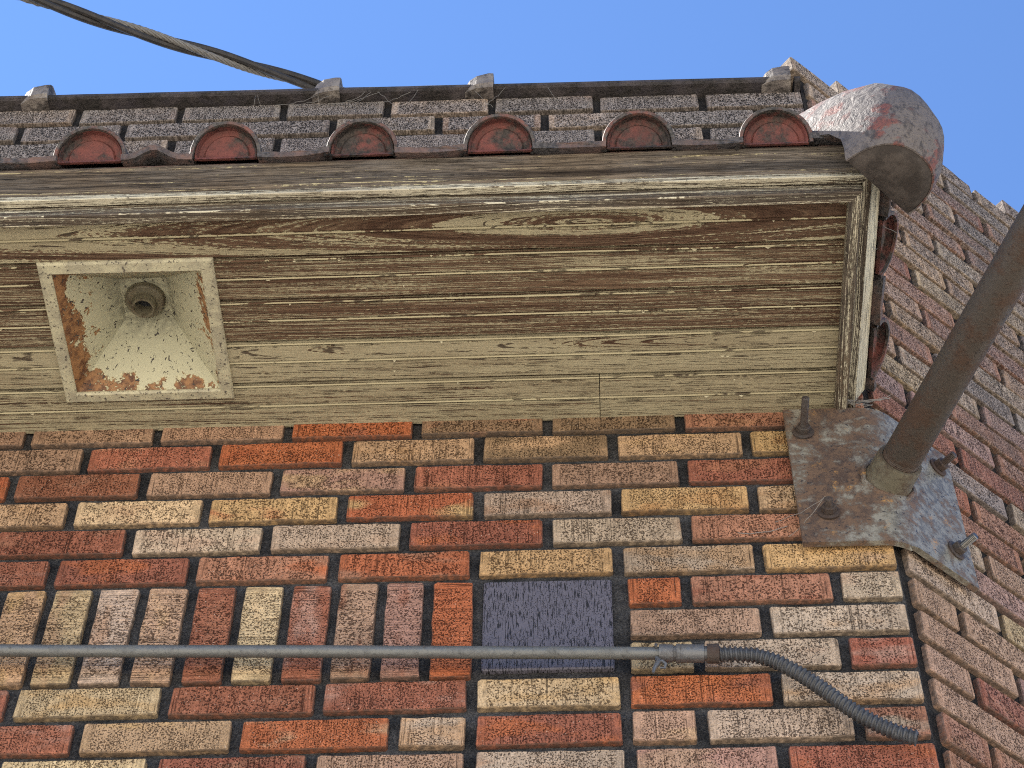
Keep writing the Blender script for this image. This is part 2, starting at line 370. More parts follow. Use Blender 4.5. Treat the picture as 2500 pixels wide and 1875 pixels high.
# ------------------------------------------------------------------ angled wall
aw = thing('brick_wall', (.7, .7, 0), 'angled brick wall receding on the right behind the pole, sooty towards its stepped top', 'wall')
TOP = ZO + 17.5 * H
def sp(s, off): return tS * s + nS * off
e1, e2 = sp(2.2, -.010), sp(2.2, -.2)
g = Geo(); g.prism([(Mx, .010), (e1.x, e1.y), (e2.x, e2.y), (Mi, .2)], 0, ZO + 16.5 * H + .010); g.out('mortar', MMD, aw)
S0 = .0089
def lay_side(row, s_from=0.0, s_to=1.45, gaps=()):
    z = ZO + row * H + min(8, max(0, row - 8)) * .0012
    js = [S0 + L * i for i in range(0, 9)] if row % 2 == 0 else [S0] + [S0 + L * (i + .5) for i in range(0, 9)]
    if s_from < -.01: js = [s_from] + js[1:]
    for a, b in zip(js[:-1], js[1:]):
        m = (a + b) / 2
        if m < s_from or m > s_to or any(p < m < q for p, q in gaps): continue
        t = (row + 13) / 30
        code = rnd.choices('GBNRVCTSK', weights=[2.5, 3.2, 3.4, 3 - .8 * t, 2.4, 1.6 - 1.0 * t, 1.6 - 1.0 * t, 1.4 * t, .8 * t])[0]
        soot = min(.84, max(.28, .36 + .44 * (row + 2) / 14)) * rnd.uniform(.85, 1.05)
        P = sp(m, rnd.uniform(-.001, .002)); brick(aw, (P.x, P.y, z), A, b - a - JT, code if row < 16 else rnd.choice('GSGS'), soot if row < 16 else .7, depth=.03 if row < 15 else .1)
for row in range(-18, 16): lay_side(row)
lay_side(16, -.03); lay_side(17, .09); lay_side(18, .15, 1.45, [(.40, .62)])
# backing of the stepped top courses
for s0, s1, z0, z1 in ((.12, 1.6, 16.5, 17.45), (.2, .42, 17.4, 18.3), (.66, 1.6, 17.4, 18.3)):
    g = Geo(); a, b, c, d = sp(s0 + .03, -.012), sp(s1, -.012), sp(s1, -.19), sp(s0 + .03, -.19)
    g.prism([(q.x, q.y) for q in (a, b, c, d)], ZO + z0 * H + .012, ZO + z1 * H + .008); g.out('mortar', MMD, aw)

# ------------------------------------------------------------------ parapet over the eave
pw = thing('parapet_wall', (-.8, .1, 4.62), 'soot-grey brick parapet showing above the roof tiles', 'wall')
ZU = 5.2714
g = Geo(); sh = lambda x: TILT * (x + .85)
g.add([(-3, .010, 4.62), (-.012, .010, 4.62), (-.012, .2, 4.62), (-3, .2, 4.62), (-3, .010, 5.279 + sh(-3)), (-.012, .010, 5.279 + sh(0)), (-.012, .2, 5.279 + sh(0)), (-3, .2, 5.279 + sh(-3))],
      [(0, 3, 2, 1), (4, 5, 6, 7), (0, 1, 5, 4), (1, 2, 6, 5), (2, 3, 7, 6), (3, 0, 4, 7)])
g.out('mortar', MMD, pw)
for i in range(0, 8):
    z = ZU - BH / 2 - i * H
    j0 = -.2066 + (0 if i % 2 == 0 else L / 2)
    js = [j0 + L * q for q in range(-11, 3)]
    for a, b in zip(js[:-1], js[1:]):
        b = min(b, -.0065 + JT / 2)
        if b - a < .06 or b - a > .3: continue
        m = (a + b) / 2
        brick(pw, (m, rnd.uniform(-.0015, .0015), z + sh(m)), 0, b - a - JT, rnd.choice('SSGBKGS'), rnd.uniform(.74, .95))

# ------------------------------------------------------------------ parapet coping
pc = thing('parapet_coping', (-.9, .1, 5.28), 'dark clay coping with raised collars along the top of the parapet', 'coping')
prof = [(-.0, 0), (-.020, .0), (-.0255, .003), (-.027, .009), (-.0235, .015), (.0, .028), (.09, .045), (.17, .028), (.225, .012), (.225, 0)]
colr = [(-.0, -.004), (-.028, -.004), (-.034, .004), (-.034, .040), (-.022, .056), (.0, .064), (.09, .074), (.18, .06), (.233, .03), (.233, -.004)]
def coping_ring(p, x, scale=1.0, jit=0.0):
    return [(x, y * (scale if y < 0 else 1), 5.2765 + sh(x) + z * scale + rnd.uniform(-jit, jit)) for y, z in p]
kn = [-2.20, -1.568, -.9655, -.651, -.049]
xs = [-3.0] + kn
for a, b in zip(xs[:-1], xs[1:]):
    g = Geo(); g.loft([coping_ring(prof, a + .016 + (b - a - .016) * i / 8, 1, .0008) for i in range(9)]); o = g.out('coping_tile', MCOP, pc)
    g = Geo(); g.loft([coping_ring(colr, b - .036, .45, .001), coping_ring(colr, b - .026, .72, .002), coping_ring(colr, b - .012, .92, .002), coping_ring(colr, b + .012, 1, .002), coping_ring(colr, b + .022, 1.0, .001)])
    g.out('collar', MCOL, o)
g = Geo(); g.loft([coping_ring(prof, -.019 + .012 * i) for i in range(2)]); g.out('coping_tile', MCOP, pc)

# ------------------------------------------------------------------ wooden eave
YI = -.4075; XR = -.059     # inner lower edges of the hanging moulding (front, end)
ev = thing('wooden_eave', (-.6, -.2, ZS - .02), 'wooden eave with peeling olive beaded soffit boards and weathered fascia', 'eave')
eb = ev.location
LX = -2.6
# beaded soffit boards; hole for the lamp
HX0, HX1, HY0, HY1 = -1.283, -1.040, -.312, -.075
seams = [-.4115, -.328, -.2485, -.1685, -.0865, .0065]
peels = [.385, .41, .42, .17, .22]; rws = [1.0, .10, .10, .12, .12]; rss = [80., 150., 150., 150., 150.]; wps = [.22, .35, .35, .25, .25]
knots = [(-.456, -.350, .15), (-2.9, -.20, .02), (.9, -.29, .02), (-.085, -.122, .05), (-2.6, .3, .01)]
def board_profile(y0, y1):
    m = (y0 + y1) / 2 + .001
    def bead(c): return [(c - .0046, 0), (c - .0032, .0046), (c - .0016, .0010), (c, -.0004), (c + .0016, .0010), (c + .0028, .0046), (c + .0036, 0)]
    p = [(y0 + .0022, .012), (y0 + .0025, .0005)] + bead(y0 + .0072) + bead(m) + [(y1 - .0022, .0005), (y1 - .0016, .012)]
    return p
def board_piece(g, x0, x1, ya, yb, p):
    """extrude the part of profile p between ya and yb"""
    q = []
    for (u0, w0), (u1, w1) in zip(p[:-1], p[1:]):
        lo, hi = max(u0, ya), min(u1, yb)
        if hi - lo > 1e-6:
            f = lambda u: w0 + (w1 - w0) * (u - u0) / (u1 - u0)
            if not q: q.append((lo, f(lo)))
            q.append((hi, f(hi)))
    if len(q) < 2: return
    n = len(q); sec = q + [(q[-1][0], .018), (q[0][0], .018)]
    g.loft([[(x, u, ZS + w) for u, w in sec] for x in (x0, x1)], True, (True, True))
for i in range(5):
    y0, y1 = seams[i], seams[i + 1]; p = board_profile(y0, y1)
    segs = [(LX, XR + .004)] if i < 4 else [(LX, -.4358), (-.4346, XR + .004)]
    for si, (xa, xb) in enumerate(segs):
        g = Geo()
        if xa < HX0 < xb and y1 > HY0 and y0 < HY1:
            board_piece(g, xa, HX0, -9, 9, p); board_piece(g, HX1, xb, -9, 9, p)
            board_piece(g, HX0 + .0002, HX1 - .0002, -9, HY0, p); board_piece(g, HX0 + .0002, HX1 - .0002, HY1, 9, p)
        else: board_piece(g, xa, xb, -9, 9, p)
        kx, ky, kk = knots[i]
        g.out('soffit_board', MW, ev, False, dict(peel=peels[i] + (-.04 if si else 0), kx=kx - eb.x, ky=ky - eb.y, kk=kk, rw=rws[i], rs=rss[i], wp=wps[i], swap=0.0, b1=y0 + .0072 - eb.y, b2=(y0 + y1) / 2 + .001 - eb.y))
# edge profile pieces: front along x, end along y, mitred at the corner; o = outward distance from (YI, XR)
def edge_piece(name, sec, m, front, props, inset=0.0, jitter=0.0):
    """sec: list of (o, dz) outline"""
    if front:
        n = 14; rings = []
        for i in range(n + 1):
            t = i / n
            rings.append([(LX + (XR + o - inset - LX) * t, YI - o, ZS + dz + (jitter * math.sin(t * 19 + o * 40) if 0 < i < n else 0)) for o, dz in sec])
    else:
        n = 5; rings = [[(XR + o, -.004 + (YI - o + inset + .004) * i / n, ZS + dz) for o, dz in sec] for i in range(n + 1)]
    g = Geo(); g.loft(rings); o = g.out(name, m, ev, False, props)
    return o
far = dict(kx=6.0, ky=.9, kk=.03, rw=.4, rs=150., wp=1., swap=0.0, b1=9.0, b2=9.0); fae = dict(far, swap=1.0)
s_m = [(0, -.019), (.0015, -.0205), (.0175, -.0205), (.0190, -.019), (.0190, .0085), (0, .0085)]
s_t = [(.004, .009), (.0216, .009), (.0218, .0008), (.0335, .0), (.0345, .001), (.0345, .0106), (.022, .0135), (.004, .0135)]
s_f = [(.0325, .0118), (.0333, .0128), (.0565, .0505), (.040, .060), (.017, .022)]
edge_piece('edge_moulding', s_m, MT, True, dict(peel=.42, **far)); edge_piece('edge_moulding', s_m, MT, False, dict(peel=.42, **fae))
edge_piece('drip_strip', s_t, MT, True, dict(peel=.33, **far)); edge_piece('drip_strip', s_t, MT, False, dict(peel=.36, **fae))
edge_piece('fascia_board', s_f, MF, True, dict(far, peel=.56, wp=.3, kx=3.5, ky=.2, kk=.06)); edge_piece('fascia_board', s_f, MT, False, dict(peel=.10, **fae))

# ------------------------------------------------------------------ tiled eave roof
AR = R(30)
tr = thing('tile_roof', (-.6, -.2, ZS + .06), 'small red clay barrel-tile roof over the eave with a bulging corner hip tile', 'roof')
XE = XR + .0565 + .012; YE = YI - .0565 - .012; ZE = ZS + .0505
# deck under the tiles (front slope and end slope)
zt = lambda d: ZE + .002 + d * math.tan(AR)
g = Geo()
dmax = -YE - .008
g.add([(LX, YE + .014, zt(.014) - .004), (XE - .014, YE + .014, zt(.014) - .004), (XE - dmax, YE + dmax, zt(dmax)), (LX, YE + dmax, zt(dmax)), (XE - .014, -.004, zt(.014) - .004),
       (LX, YE + .014, zt(.014) - .012), (XE - .014, YE + .014, zt(.014) - .012), (XE - dmax, YE + dmax, zt(dmax) - .01), (LX, YE + dmax, zt(dmax) - .01), (XE - .014, -.004, zt(.014) - .012)],
      [(0, 1, 2, 3), (1, 4, 2), (5, 8, 7, 6), (6, 7, 9), (0, 5, 6, 1), (1, 6, 9, 4)])
g.out('roof_deck', MPAN, tr)
RB = .0555; HB = 1.13
def arch(w, h, n=14, leg=.12):
    """outline in (side, up): short legs and a half ellipse"""
    return [(-w, 0)] + [(w * -math.cos(math.pi * i / n), h * leg + h * (1 - leg) * math.sin(math.pi * i / n)) for i in range(n + 1)] + [(w, 0)]
def barrel(origin, ax, sd, length, capmat):
    """ax points up the slope"""
    up = sd.cross(ax); up = up if up.z > 0 else -up
    def ring(t, w, h, dn=0.0): return [origin + ax * t + sd * a + up * (b + dn) for a, b in arch(w, h)]
    th = .0058; w, h = RB * rnd.uniform(.98, 1.02), RB * HB * rnd.uniform(.98, 1.02)
    g = Geo()
    outer = [ring(.0, w - .001, h - .001), ring(.002, w, h), ring(length, w * .97, h * .97)]
    g.loft(outer, False, (False, False))
    o2 = [ring(.0, w - .001, h - .001), ring(.0, w - th, h - th), ring(.022, w - th - .001, h - th - .001)]
    g.loft(o2[::-1], False, (False, False))
    b = g.out('barrel_tile', MRR, tr, True)
    # closed end: second lip and recessed plate with a bottom ledge
    g = Geo(); w2, h2 = w - th - .0005, h - th - .0005
    prof = [(.010, w2, h2), (.005, w2 - .0006, h2 - .0006), (.004, w2 - .002, h2 - .002), (.006, w2 - .0038, h2 - .0038), (.016, w2 - .0052, h2 - .0052), (.018, w2 - .0125, h2 - .0135), (.0145, w2 - .0155, h2 - .017), (.0165, w2 - .021, h2 - .023), (.016, .004, .006)]
    rings = []
    for t, a, c in prof:
        rr = ring(t, a, c); rings.append([q + up * (.0035 if c < h2 - .003 else 0) for q in rr])
    g.loft(rings, True, (False, True))
    g.out('end_cap', capmat, b, True)
    g = Geo()
    for s_ in (-1, 1):       # crusted mortar at the foot
        q = origin + sd * s_ * (w - .001) + ax * .006
        for _ in range(5):
            c = q + sd * rnd.uniform(-.006, .007) + up * rnd.uniform(-.003, .005) + ax * rnd.uniform(-.006, .01); r_ = rnd.uniform(.002, .0045)
            g.add([c + Vector(v) * r_ for v in ((1, 0, 0), (-1, 0, 0), (0, 1, 0), (0, -1, 0), (0, 0, 1), (0, 0, -1))],
                  [(0, 2, 4), (2, 1, 4), (1, 3, 4), (3, 0, 4), (2, 0, 5), (1, 2, 5), (3, 1, 5), (0, 3, 5)])
    g.out('mortar_crust', MMD, b)
axF = Vector((0, math.cos(AR), math.sin(AR))); sdF = Vector((1, 0, 0))
axR = Vector((-math.cos(AR), 0, math.sin(AR))); sdR = Vector((0, 1, 0))
tx = [-2.105, -1.877, -1.6525, -1.4275, -1.2005, -.9930, -.7850, -.5770, -.3680, -.1630]
tx = [-2.245, -2.035, -1.826, -1.617, -1.408, -1.2005, -.9930, -.7850, -.5770, -.3680, -.1630]
zs_ = lambda x: -.0085 * (x + .7)
for x in tx:
    ln = min(.50, max(.05, (XE - x - .05) / math.cos(AR)))
    barrel(Vector((x, YE, ZE + zs_(x))), axF, sdF, ln, MR)
for y in (-.278, -.075):
    barrel(Vector((XE, y, ZE)), axR, sdR, min(.3, (y - YE - .05) / math.cos(AR)), MR)
# pan tiles between the barrels
def pan(origin, ax, sd, half, length, lift=0., sag=.006, twist=0., warp=False):
    up = sd.cross(ax); up = up if up.z > 0 else -up
    g = Geo(); rings = []; n = 10
    for t in (-.004, length):
        top, bot = [], []
        for i in range(n + 1):
            q = -1 + 2 * i / n; u = lift - sag * (1 - q * q) + twist * q
            if warp: u += (.019 * math.exp(-((q + .1) / .42) ** 2) - .003) * (1 if t < 0 else .2)
            p = origin + ax * (t + rnd.uniform(-.0012, .0012)) + sd * half * q + up * u
            top.append(p + up * .006); bot.append(p - up * (.0035 if t < 0 else 0))
        rings.append(bot + top[::-1])
    g.loft(rings); g.out('pan_tile', MPAN, tr)
for a, b in zip(tx[:-1], tx[1:]):
    m = (a + b) / 2; ln = min(.5, (XE - m - .04) / math.cos(AR))
    pan(Vector((m, YE, ZE + zs_(m) + .002)), axF, sdF, (b - a) / 2 - RB + .006, ln, .002, rnd.uniform(.001, .005), rnd.uniform(-.003, .003), abs(m + 1.09) < .05)
pan(Vector((-.062, YE, ZE + .004)), axF, sdF, .05, .06, .002, .002, 0)
pan(Vector((XE, -.177, ZE)), axR, sdR, .045, .3, .003, .003, 0); pan(Vector((XE, -.380, ZE)), axR, sdR, .045, .05, .003, .003, 0); pan(Vector((XE, -.012, ZE)), axR, sdR, .012, .3, .002, .001, 0)
# hip: starter hood over the corner and the cap tile behind it
ph = math.atan(math.tan(AR) / math.sqrt(2)); q2 = math.sqrt(.5)
hx = Vector((-math.cos(ph) * q2, math.cos(ph) * q2, math.sin(ph))); hs = Vector((q2, q2, 0)); hn = Vector((math.sin(ph) * q2, -math.sin(ph) * q2, math.cos(ph)))
HC = Vector((.0015, -.4635, ZS + .05))
def hip_ring(al, be, ua, ub, w, h, n=18, sk=0.0, pw=1.0):
    u = (hx * ua + hn * ub).normalized(); out = []
    for i in range(n + 1):
        th = math.pi * i / n; c, s_ = -math.cos(th), math.sin(th)
        c = math.copysign(abs(c) ** pw, c); s_ = s_ ** pw
        out.append(HC + hx * al + hn * be + hs * (w * c + sk) + u * h * s_)
    return out
k = K('hip_weathered'); Q = k.P
n1 = k.noise(Q, 16, 4, .6, .5); n2 = k.noise(Q, 55, 4, .65, .6); f = k.noise(Q, 230, 3, .7)
c = k.mix(k.ramp(k.math('ADD', k.math(MUL, n1, .65), k.math(MUL, n2, .35)), .50, .57), (.10, .087, .080, 1), (.125, .048, .038, 1))
c = k.mix(k.ramp(n2, .52, .66, 0, .75), c, (.050, .045, .043, 1))
c = k.mix(k.ramp(k.noise(k.sc(Q, (90, 90, 30)), 1, 3, .6), .52, .68, 0, .75), c, (.03, .027, .026, 1))
c = k.mix(k.ramp(f, .54, .68, 0, .85), c, (.035, .03, .03, 1))
MHIP = k.done(c, .7, k.bump(k.math('ADD', k.math(MUL, n2, 2.0), k.math(MUL, f, .4)), .004, .6), spec=.25)
k = K('hip_dark_underside'); n1 = k.noise(k.P, 30, 5, .7)
MHD = k.done(k.mix(k.ramp(n1, .4, .65), (.034, .029, .026, 1), (.062, .053, .047, 1)), .9, k.bump(n1, .003, .6), spec=.12)
k = K('hip_buff'); n1 = k.noise(k.P, 20, 5, .7); f = k.noise(k.P, 160, 3)
MHB = k.done(k.mix(k.ramp(f, .58, .7, 0, .7), k.mix(k.ramp(n1, .4, .62), (.17, .135, .10, 1), (.115, .10, .082, 1)), (.06, .05, .045, 1)), .8, k.bump(f, .003, .7))
secs = [(.16, .0, 0, 1, .084, .130, 0), (.115, -.004, -.04, 1, .084, .138, 0), (.07, -.012, -.12, 1, .084, .141, 0), (.035, -.026, -.24, .97, .082, .143, 0), (.008, -.05, -.42, .90, .080, .138, 0),
        (-.004, -.075, -.66, .75, .077, .124, -.002), (-.007, -.090, -.88, .50, .073, .104, -.004), (-.0067, -.096, -.96, .26, .069, .084, -.004)]
g = Geo(); rings = [hip_ring(*s_[:6], sk=s_[6], pw=.86) for s_ in secs]
g.loft(rings, False, (False, False))
# inner shell (thickness) back inside, so the hood has a real rim
inner = [[p + ((HC + hx * s_[0] + hn * s_[1]) - p) * .035 for p in hip_ring(*s_[:6], sk=s_[6], pw=.86)] for s_ in secs]
g.loft(inner[::-1], False, (False, False)); g.loft([rings[-1], inner[-1]], False, (False, False)); g.loft([inner[0], rings[0]], False, (False, False))
hood = g.out('hip_starter', MHIP, tr, True); hood['label'] = 'bulging grey and red hip starter tile'
# end plate of the starter, slightly recessed, and dark
g = Geo(); e0 = [p + hn * .001 for p in inner[-1]]; cen = sum(e0, Vector()) / len(e0)
fo = (-hx * .26 - hn * .96).normalized(); rs_ = [e0] + [[cen + (p - cen) * q_ + fo * b_ for p in e0] for q_, b_ in ((.93, .002), (.75, .006), (.45, .009), (.1, .010))]
g.loft(rs_, True, (False, True)); g.out('end_plate', MHD, hood, True)
g = Geo(); rr = [hip_ring(.125 + t, -.004 + .002 * t, 0, 1, .079 - .01 * t, .126 - .03 * t, pw=.9) for t in (0, .1, .2, .3, .42)]
g.loft(rr, False, (False, False)); g.loft([[p * .93 + (HC + hx * .125 + hn * -.004) * .07 for p in rr[0]], rr[0]], False, (False, False)); g.out('hip_tile', MHB, tr, True)

# ------------------------------------------------------------------ recessed soffit lamp
sl_ = thing('soffit_light', (-1.160, -.195, ZS), 'square recessed lamp hopper in the soffit, cream paint rusting round a bare socket', 'light')
k = K('rusting_cream_paint'); s = k.sep(k.P); x, y, z = s
n1 = k.noise(k.P, 26, 4, .6, .4); n2 = k.noise(k.P, 75, 4, .65); f = k.noise(k.P, 260, 3, .6)
edge = k.math('MAXIMUM', k.math('ABSOLUTE', x), k.math('ABSOLUTE', y))
ed = k.ramp(z, .036, .004)                              # rust keeps to the lower rim of the hopper, where water stands
left = k.ramp(x, -.05, -.10)
rs = k.math('ADD', k.math('ADD', k.math(MUL, n1, .8), k.math(MUL, n2, .35)), k.math(MUL, ed, .20))
rs = k.math('ADD', rs, k.math(MUL, left, .15)); rm = k.ramp(k.math('ADD', rs, k.math(MUL, k.math('SUBTRACT', f, .5), .35)), .755, .80)
rust = k.mix(k.ramp(n2, .38, .62), (.070, .028, .012, 1), (.21, .105, .042, 1))
paint = k.mix(n1, (.37, .355, .24, 1), (.31, .30, .205, 1))
c = k.mix(k.math(MUL, k.ramp(rs, .72, .765), .5), paint, (.44, .40, .24, 1)); c = k.mix(rm, c, rust)
top_dark = k.math(MUL, k.ramp(z, .062, .098), k.ramp(n2, .40, .56)); c = k.mix(k.math(MUL, top_dark, .35), c, (.02, .018, .017, 1))  # darker patches towards the top of the hopper
chip = k.ramp(k.noise(k.sc(k.P, (130, 95, 95)), 1, 2, .6, 1.2), .36, .325)
c = k.mix(chip, c, (.035, .03, .028, 1))
MRC = k.done(c, .6, k.bump(k.math('SUBTRACT', k.math(MUL, f, .2), k.math('ADD', rm, chip)), .0012, .8), spec=.4)
k = K('lamp_frame_paint'); n1 = k.noise(k.P, 40, 4, .65); f = k.noise(k.P, 190, 3, .6)
c = k.mix(k.ramp(n1, .35, .65), (.36, .335, .225, 1), (.24, .22, .155, 1)); c = k.mix(k.ramp(f, .58, .66, 0, .9), c, (.045, .036, .03, 1))
MLF = k.done(c, .65, k.bump(f, .0012, .7), spec=.4)
X0, X1, Y0, Y1 = -1.2965, -1.0235, -.331, -.0605
def rect(i, z, jit=0):
    return [(X0 + i + rnd.uniform(-jit, jit), Y0 + i, z), (X1 - i, Y0 + i + rnd.uniform(-jit, jit), z), (X1 - i + rnd.uniform(-jit, jit), Y1 - i, z), (X0 + i, Y1 - i + rnd.uniform(-jit, jit), z)]
g = Geo(); g.loft([rect(0, ZS + .004), rect(0, ZS - .003), rect(.003, ZS - .0065, .001), rect(.018, ZS - .0075, .001), rect(.0205, ZS - .005), rect(.0205, ZS + .004)], True, (False, False))
g.out('frame', MLF, sl_)
# four sheet-metal sides of the hopper
bx0, bx1, by0, by1 = X0 + .0207, X1 - .0207, Y0 + .0207, Y1 - .0207
tx0, tx1, ty0, ty1, tz = -1.203, -1.1265, -.2265, -.150, ZS + .104
bq = [(bx0, by0), (bx1, by0), (bx1, by1), (bx0, by1)]; tq = [(tx0, ty0), (tx1, ty0), (tx1, ty1), (tx0, ty1)]
for i in range(4):
    j = (i + 1) % 4; g = Geo()
    b0, b1, t0, t1 = bq[i], bq[j], tq[i], tq[j]
    v = [(*b0, ZS - .002), (*b1, ZS - .002), (*t1, tz), (*t0, tz)]
    cx, cy = -1.162, -.193
    o = [(a + (a - cx) * .02, b + (b - cy) * .02, c + .002) for a, b, c in v]
    g.add(v + o, [(0, 1, 2, 3), (7, 6, 5, 4), (0, 4, 5, 1), (2, 6, 7, 3), (1, 5, 6, 2), (3, 7, 4, 0)]); g.out('hopper_side', MRC, sl_)
k = K('socket_dark'); MSD = k.done((.012, .012, .013, 1), .7)
g = Geo(); g.box((tx0 - .002, ty0 - .002, tz), (tx1 + .002, ty1 + .002, tz + .003)); g.out('hopper_top', MRC, sl_)
k = K('socket_metal'); n1 = k.noise(k.P, 90, 4); MSM = k.done(k.mix(k.ramp(n1, .45, .75), (.13, .115, .075, 1), (.06, .044, .028, 1)), .5, k.bump(n1, .0003, .3), metal=.1)
def lathe(name, prof, c, ax, m, parent, seg=28, u=None, closed=False):
    ax = Vector(ax).normalized(); u = (ax.orthogonal() if u is None else Vector(u)).normalized(); w = ax.cross(u); g = Geo()
    rings = [[Vector(c) + ax * t + (u * math.cos(a) + w * math.sin(a)) * r for a in [2 * math.pi * q / seg for q in range(seg)]] for t, r in prof]
    g.loft(rings, True, (closed, closed)); return g.out(name, m, parent, True)
sc_ = (-1.1652, -.187, tz)
o = lathe('socket', [(.002, .0325), (-.008, .0325), (-.0105, .0312), (-.012, .0295), (-.012, .0210), (-.014, .0200), (-.027, .0190), (-.029, .0180), (-.029, .0155), (-.027, .0145), (.0, .0140)], sc_, (0, 0, 1), MSM, sl_, 36)
lathe('contact', [(-.003, .0138), (-.0032, .001)], sc_, (0, 0, 1), MSD, o)

# ------------------------------------------------------------------ corner bracket with pole
bk = thing('pole_bracket', (0, 0, 3.86), 'rusty bent steel plate bolted round the wall corner holding a projecting pipe', 'bracket')
k = K('rusted_plate'); n1 = k.noise(k.P, 19, 5, .62, .3); n2 = k.noise(k.P, 75, 4, .7); f = k.noise(k.P, 300, 3, .65); s3 = k.noise(k.vmath('ADD', k.P, k.comb(4, 1, 2)), 170, 1.5)
side = k.ramp(k.sep(k.P)[0], .03, -.06)
m = k.ramp(k.math('ADD', k.math('ADD', k.math(MUL, n1, .8), k.math(MUL, n2, .35)), k.math(MUL, side, .07)), .51, .68)
c = k.mix(m, k.mix(k.ramp(n2, .4, .6), (.175, .165, .135, 1), (.090, .082, .064, 1)), k.mix(k.ramp(n2, .4, .62), (.046, .029, .022, 1), (.095, .058, .036, 1)))
c = k.mix(k.math(MUL, k.ramp(k.noise(k.vmath('ADD', k.P, k.comb(2, 7, 1)), 28, 3), .60, .72), k.ramp(f, .4, .6)), c, (.32, .17, .05, 1))
c = k.mix(k.ramp(s3, .655, .70, 0, .9), c, (.02, .017, .018, 1))
MPL = k.done(c, k.math('ADD', .38, k.math('ADD', k.math(MUL, m, .35), k.math(MUL, side, .25))), k.bump(k.math('ADD', f, k.math(MUL, m, .7)), .0006, .6), metal=k.math(MUL, k.math('SUBTRACT', 1, side), k.math(MUL, k.math('SUBTRACT', 1, m), .10)), spec=.5)
def plate_path(off):
    """plan outline of the plate at outward offset off, soft bend at the corner"""
    pts = [Vector((-.1425, -off, 0))]; rb = .062
    for i in range(0, 13):
        t = i / 12; ang = A * t
        # blend circle tangent to both faces
        c = Vector((-rb * math.tan(A / 2), rb, 0)); pts.append(c + Vector((math.sin(ang), -math.cos(ang), 0)) * (rb + off))
    pts.append(tS * .153 + nS * off)
    return pts
g = Geo(); inn, out = plate_path(.010), plate_path(.0195)
ring = inn + out[::-1]
bot = lambda p: 3.869 + .004 * (p.x > .02) + .008 * max(0, p.x) ; top = lambda p: 4.189 + .0
rings = [[Vector((p.x, p.y, (bot(p) + (top(p) - bot(p)) * t))) for p in ring] for t in (0, .25, .5, .75, 1)]
g.loft(rings); g.out('plate', MPL, bk)
MBO = grime_metal('bolt_rust', (.045, .038, .034, 1), (.040, .026, .020, 1), (.02, .014, .012, 1), .42, .6, .55, .1, .3)
MBZ = grime_metal('bolt_zinc', (.13, .125, .115, 1), (.14, .13, .12, 1), (.04, .035, .03, 1), .55, .7, .35, .8, .3)
def bolt(c, n, ln, tilt=Vector(), shiny=False, rad=.0062):
    n = (Vector(n) + tilt).normalized(); c = Vector(c)
    g = Geo(); pts = [c - n * .004]; rr = [rad]; t = .0
    while t < ln:
        pts += [c + n * t, c + n * (t + .0011)]; rr += [rad, rad * .9]; t += .0022
    pts += [c + n * ln, c + n * (ln + .0012)]; rr += [rad, rad * .75]
    g.tube(pts, rr, 14); o = g.out('bolt', MBZ if shiny else MBO, bk)
    lathe('washer', [(-.001, .006), (-.001, .0168), (.0022, .0172), (.003, .0155), (.003, .006)], c, n, MBO, o)
    u = n.orthogonal().normalized(); w = n.cross(u); g = Geo()
    hexr = lambda t, r: [c + n * t + (u * math.cos(R(60 * q + 12)) + w * math.sin(R(60 * q + 12))) * r for q in range(6)]
    g.loft([hexr(.003, .0112), hexr(.0045, .0118), hexr(.0125, .0118), hexr(.014, .0108)]); g.out('nut', MBO, o)
nF = Vector((0, -1, 0))
bolt((-.1165, -.0200, 4.128), nF, .066, Vector((.02, 0, .06)))
bolt((-.0975, -.0200, 3.934), nF, .026, Vector((-.05, 0, .1)))
P = tS * .1195 + nS * .0200; bolt((P.x, P.y, 4.135), nS, .036)
P = tS * .1145 + nS * .0200; bolt((P.x, P.y, 3.932), nS, .040, shiny=True)
dB = Vector((math.sin(A / 2), -math.cos(A / 2), 0)); ZP = 4.018
MPO = grime_metal('pole_steel', (.046, .038, .031, 1), (.050, .030, .020, 1), (.016, .013, .012, 1), .46, .62, .62, .0, .5)
MCO = grime_metal('collar_steel', (.085, .076, .052, 1), (.052, .036, .023, 1), (.02, .016, .014, 1), .46, .64, .6, .0, .6)
pb = Vector((0, 0, ZP))
o = lathe('collar', [(.004, .044), (.012, .0375), (.020, .0365), (.050, .0362), (.0535, .0352), (.0535, .0300)], pb, dB, MCO, bk, 36)
g = Geo(); wl = []
for i in range(20):     # weld bead round the foot
    a = 2 * math.pi * i / 20; u = Vector((0, 0, 1)); w = dB.cross(u)
    wl.append(pb + dB * (.0085 + .002 * math.sin(i * 5)) + (u * math.cos(a) + w * math.sin(a)) * (.0425 + .0015 * math.sin(i * 3.3)))
g.tube(wl + [wl[0]], .0045, 8); g.out('weld', MPL, o, True)
lathe('pole', [(.03, .0288), (.0540, .0288), (.0545, .0294), (.056, .0288), (.0575, .0294), (.059, .0288), (.0605, .0294), (.062, .0290), (.064, .0301), (.5, .0301), (1.0, .0301), (1.9, .0301), (1.9, .026), (1.5, .026)], pb, dB, MPO, bk, 40)

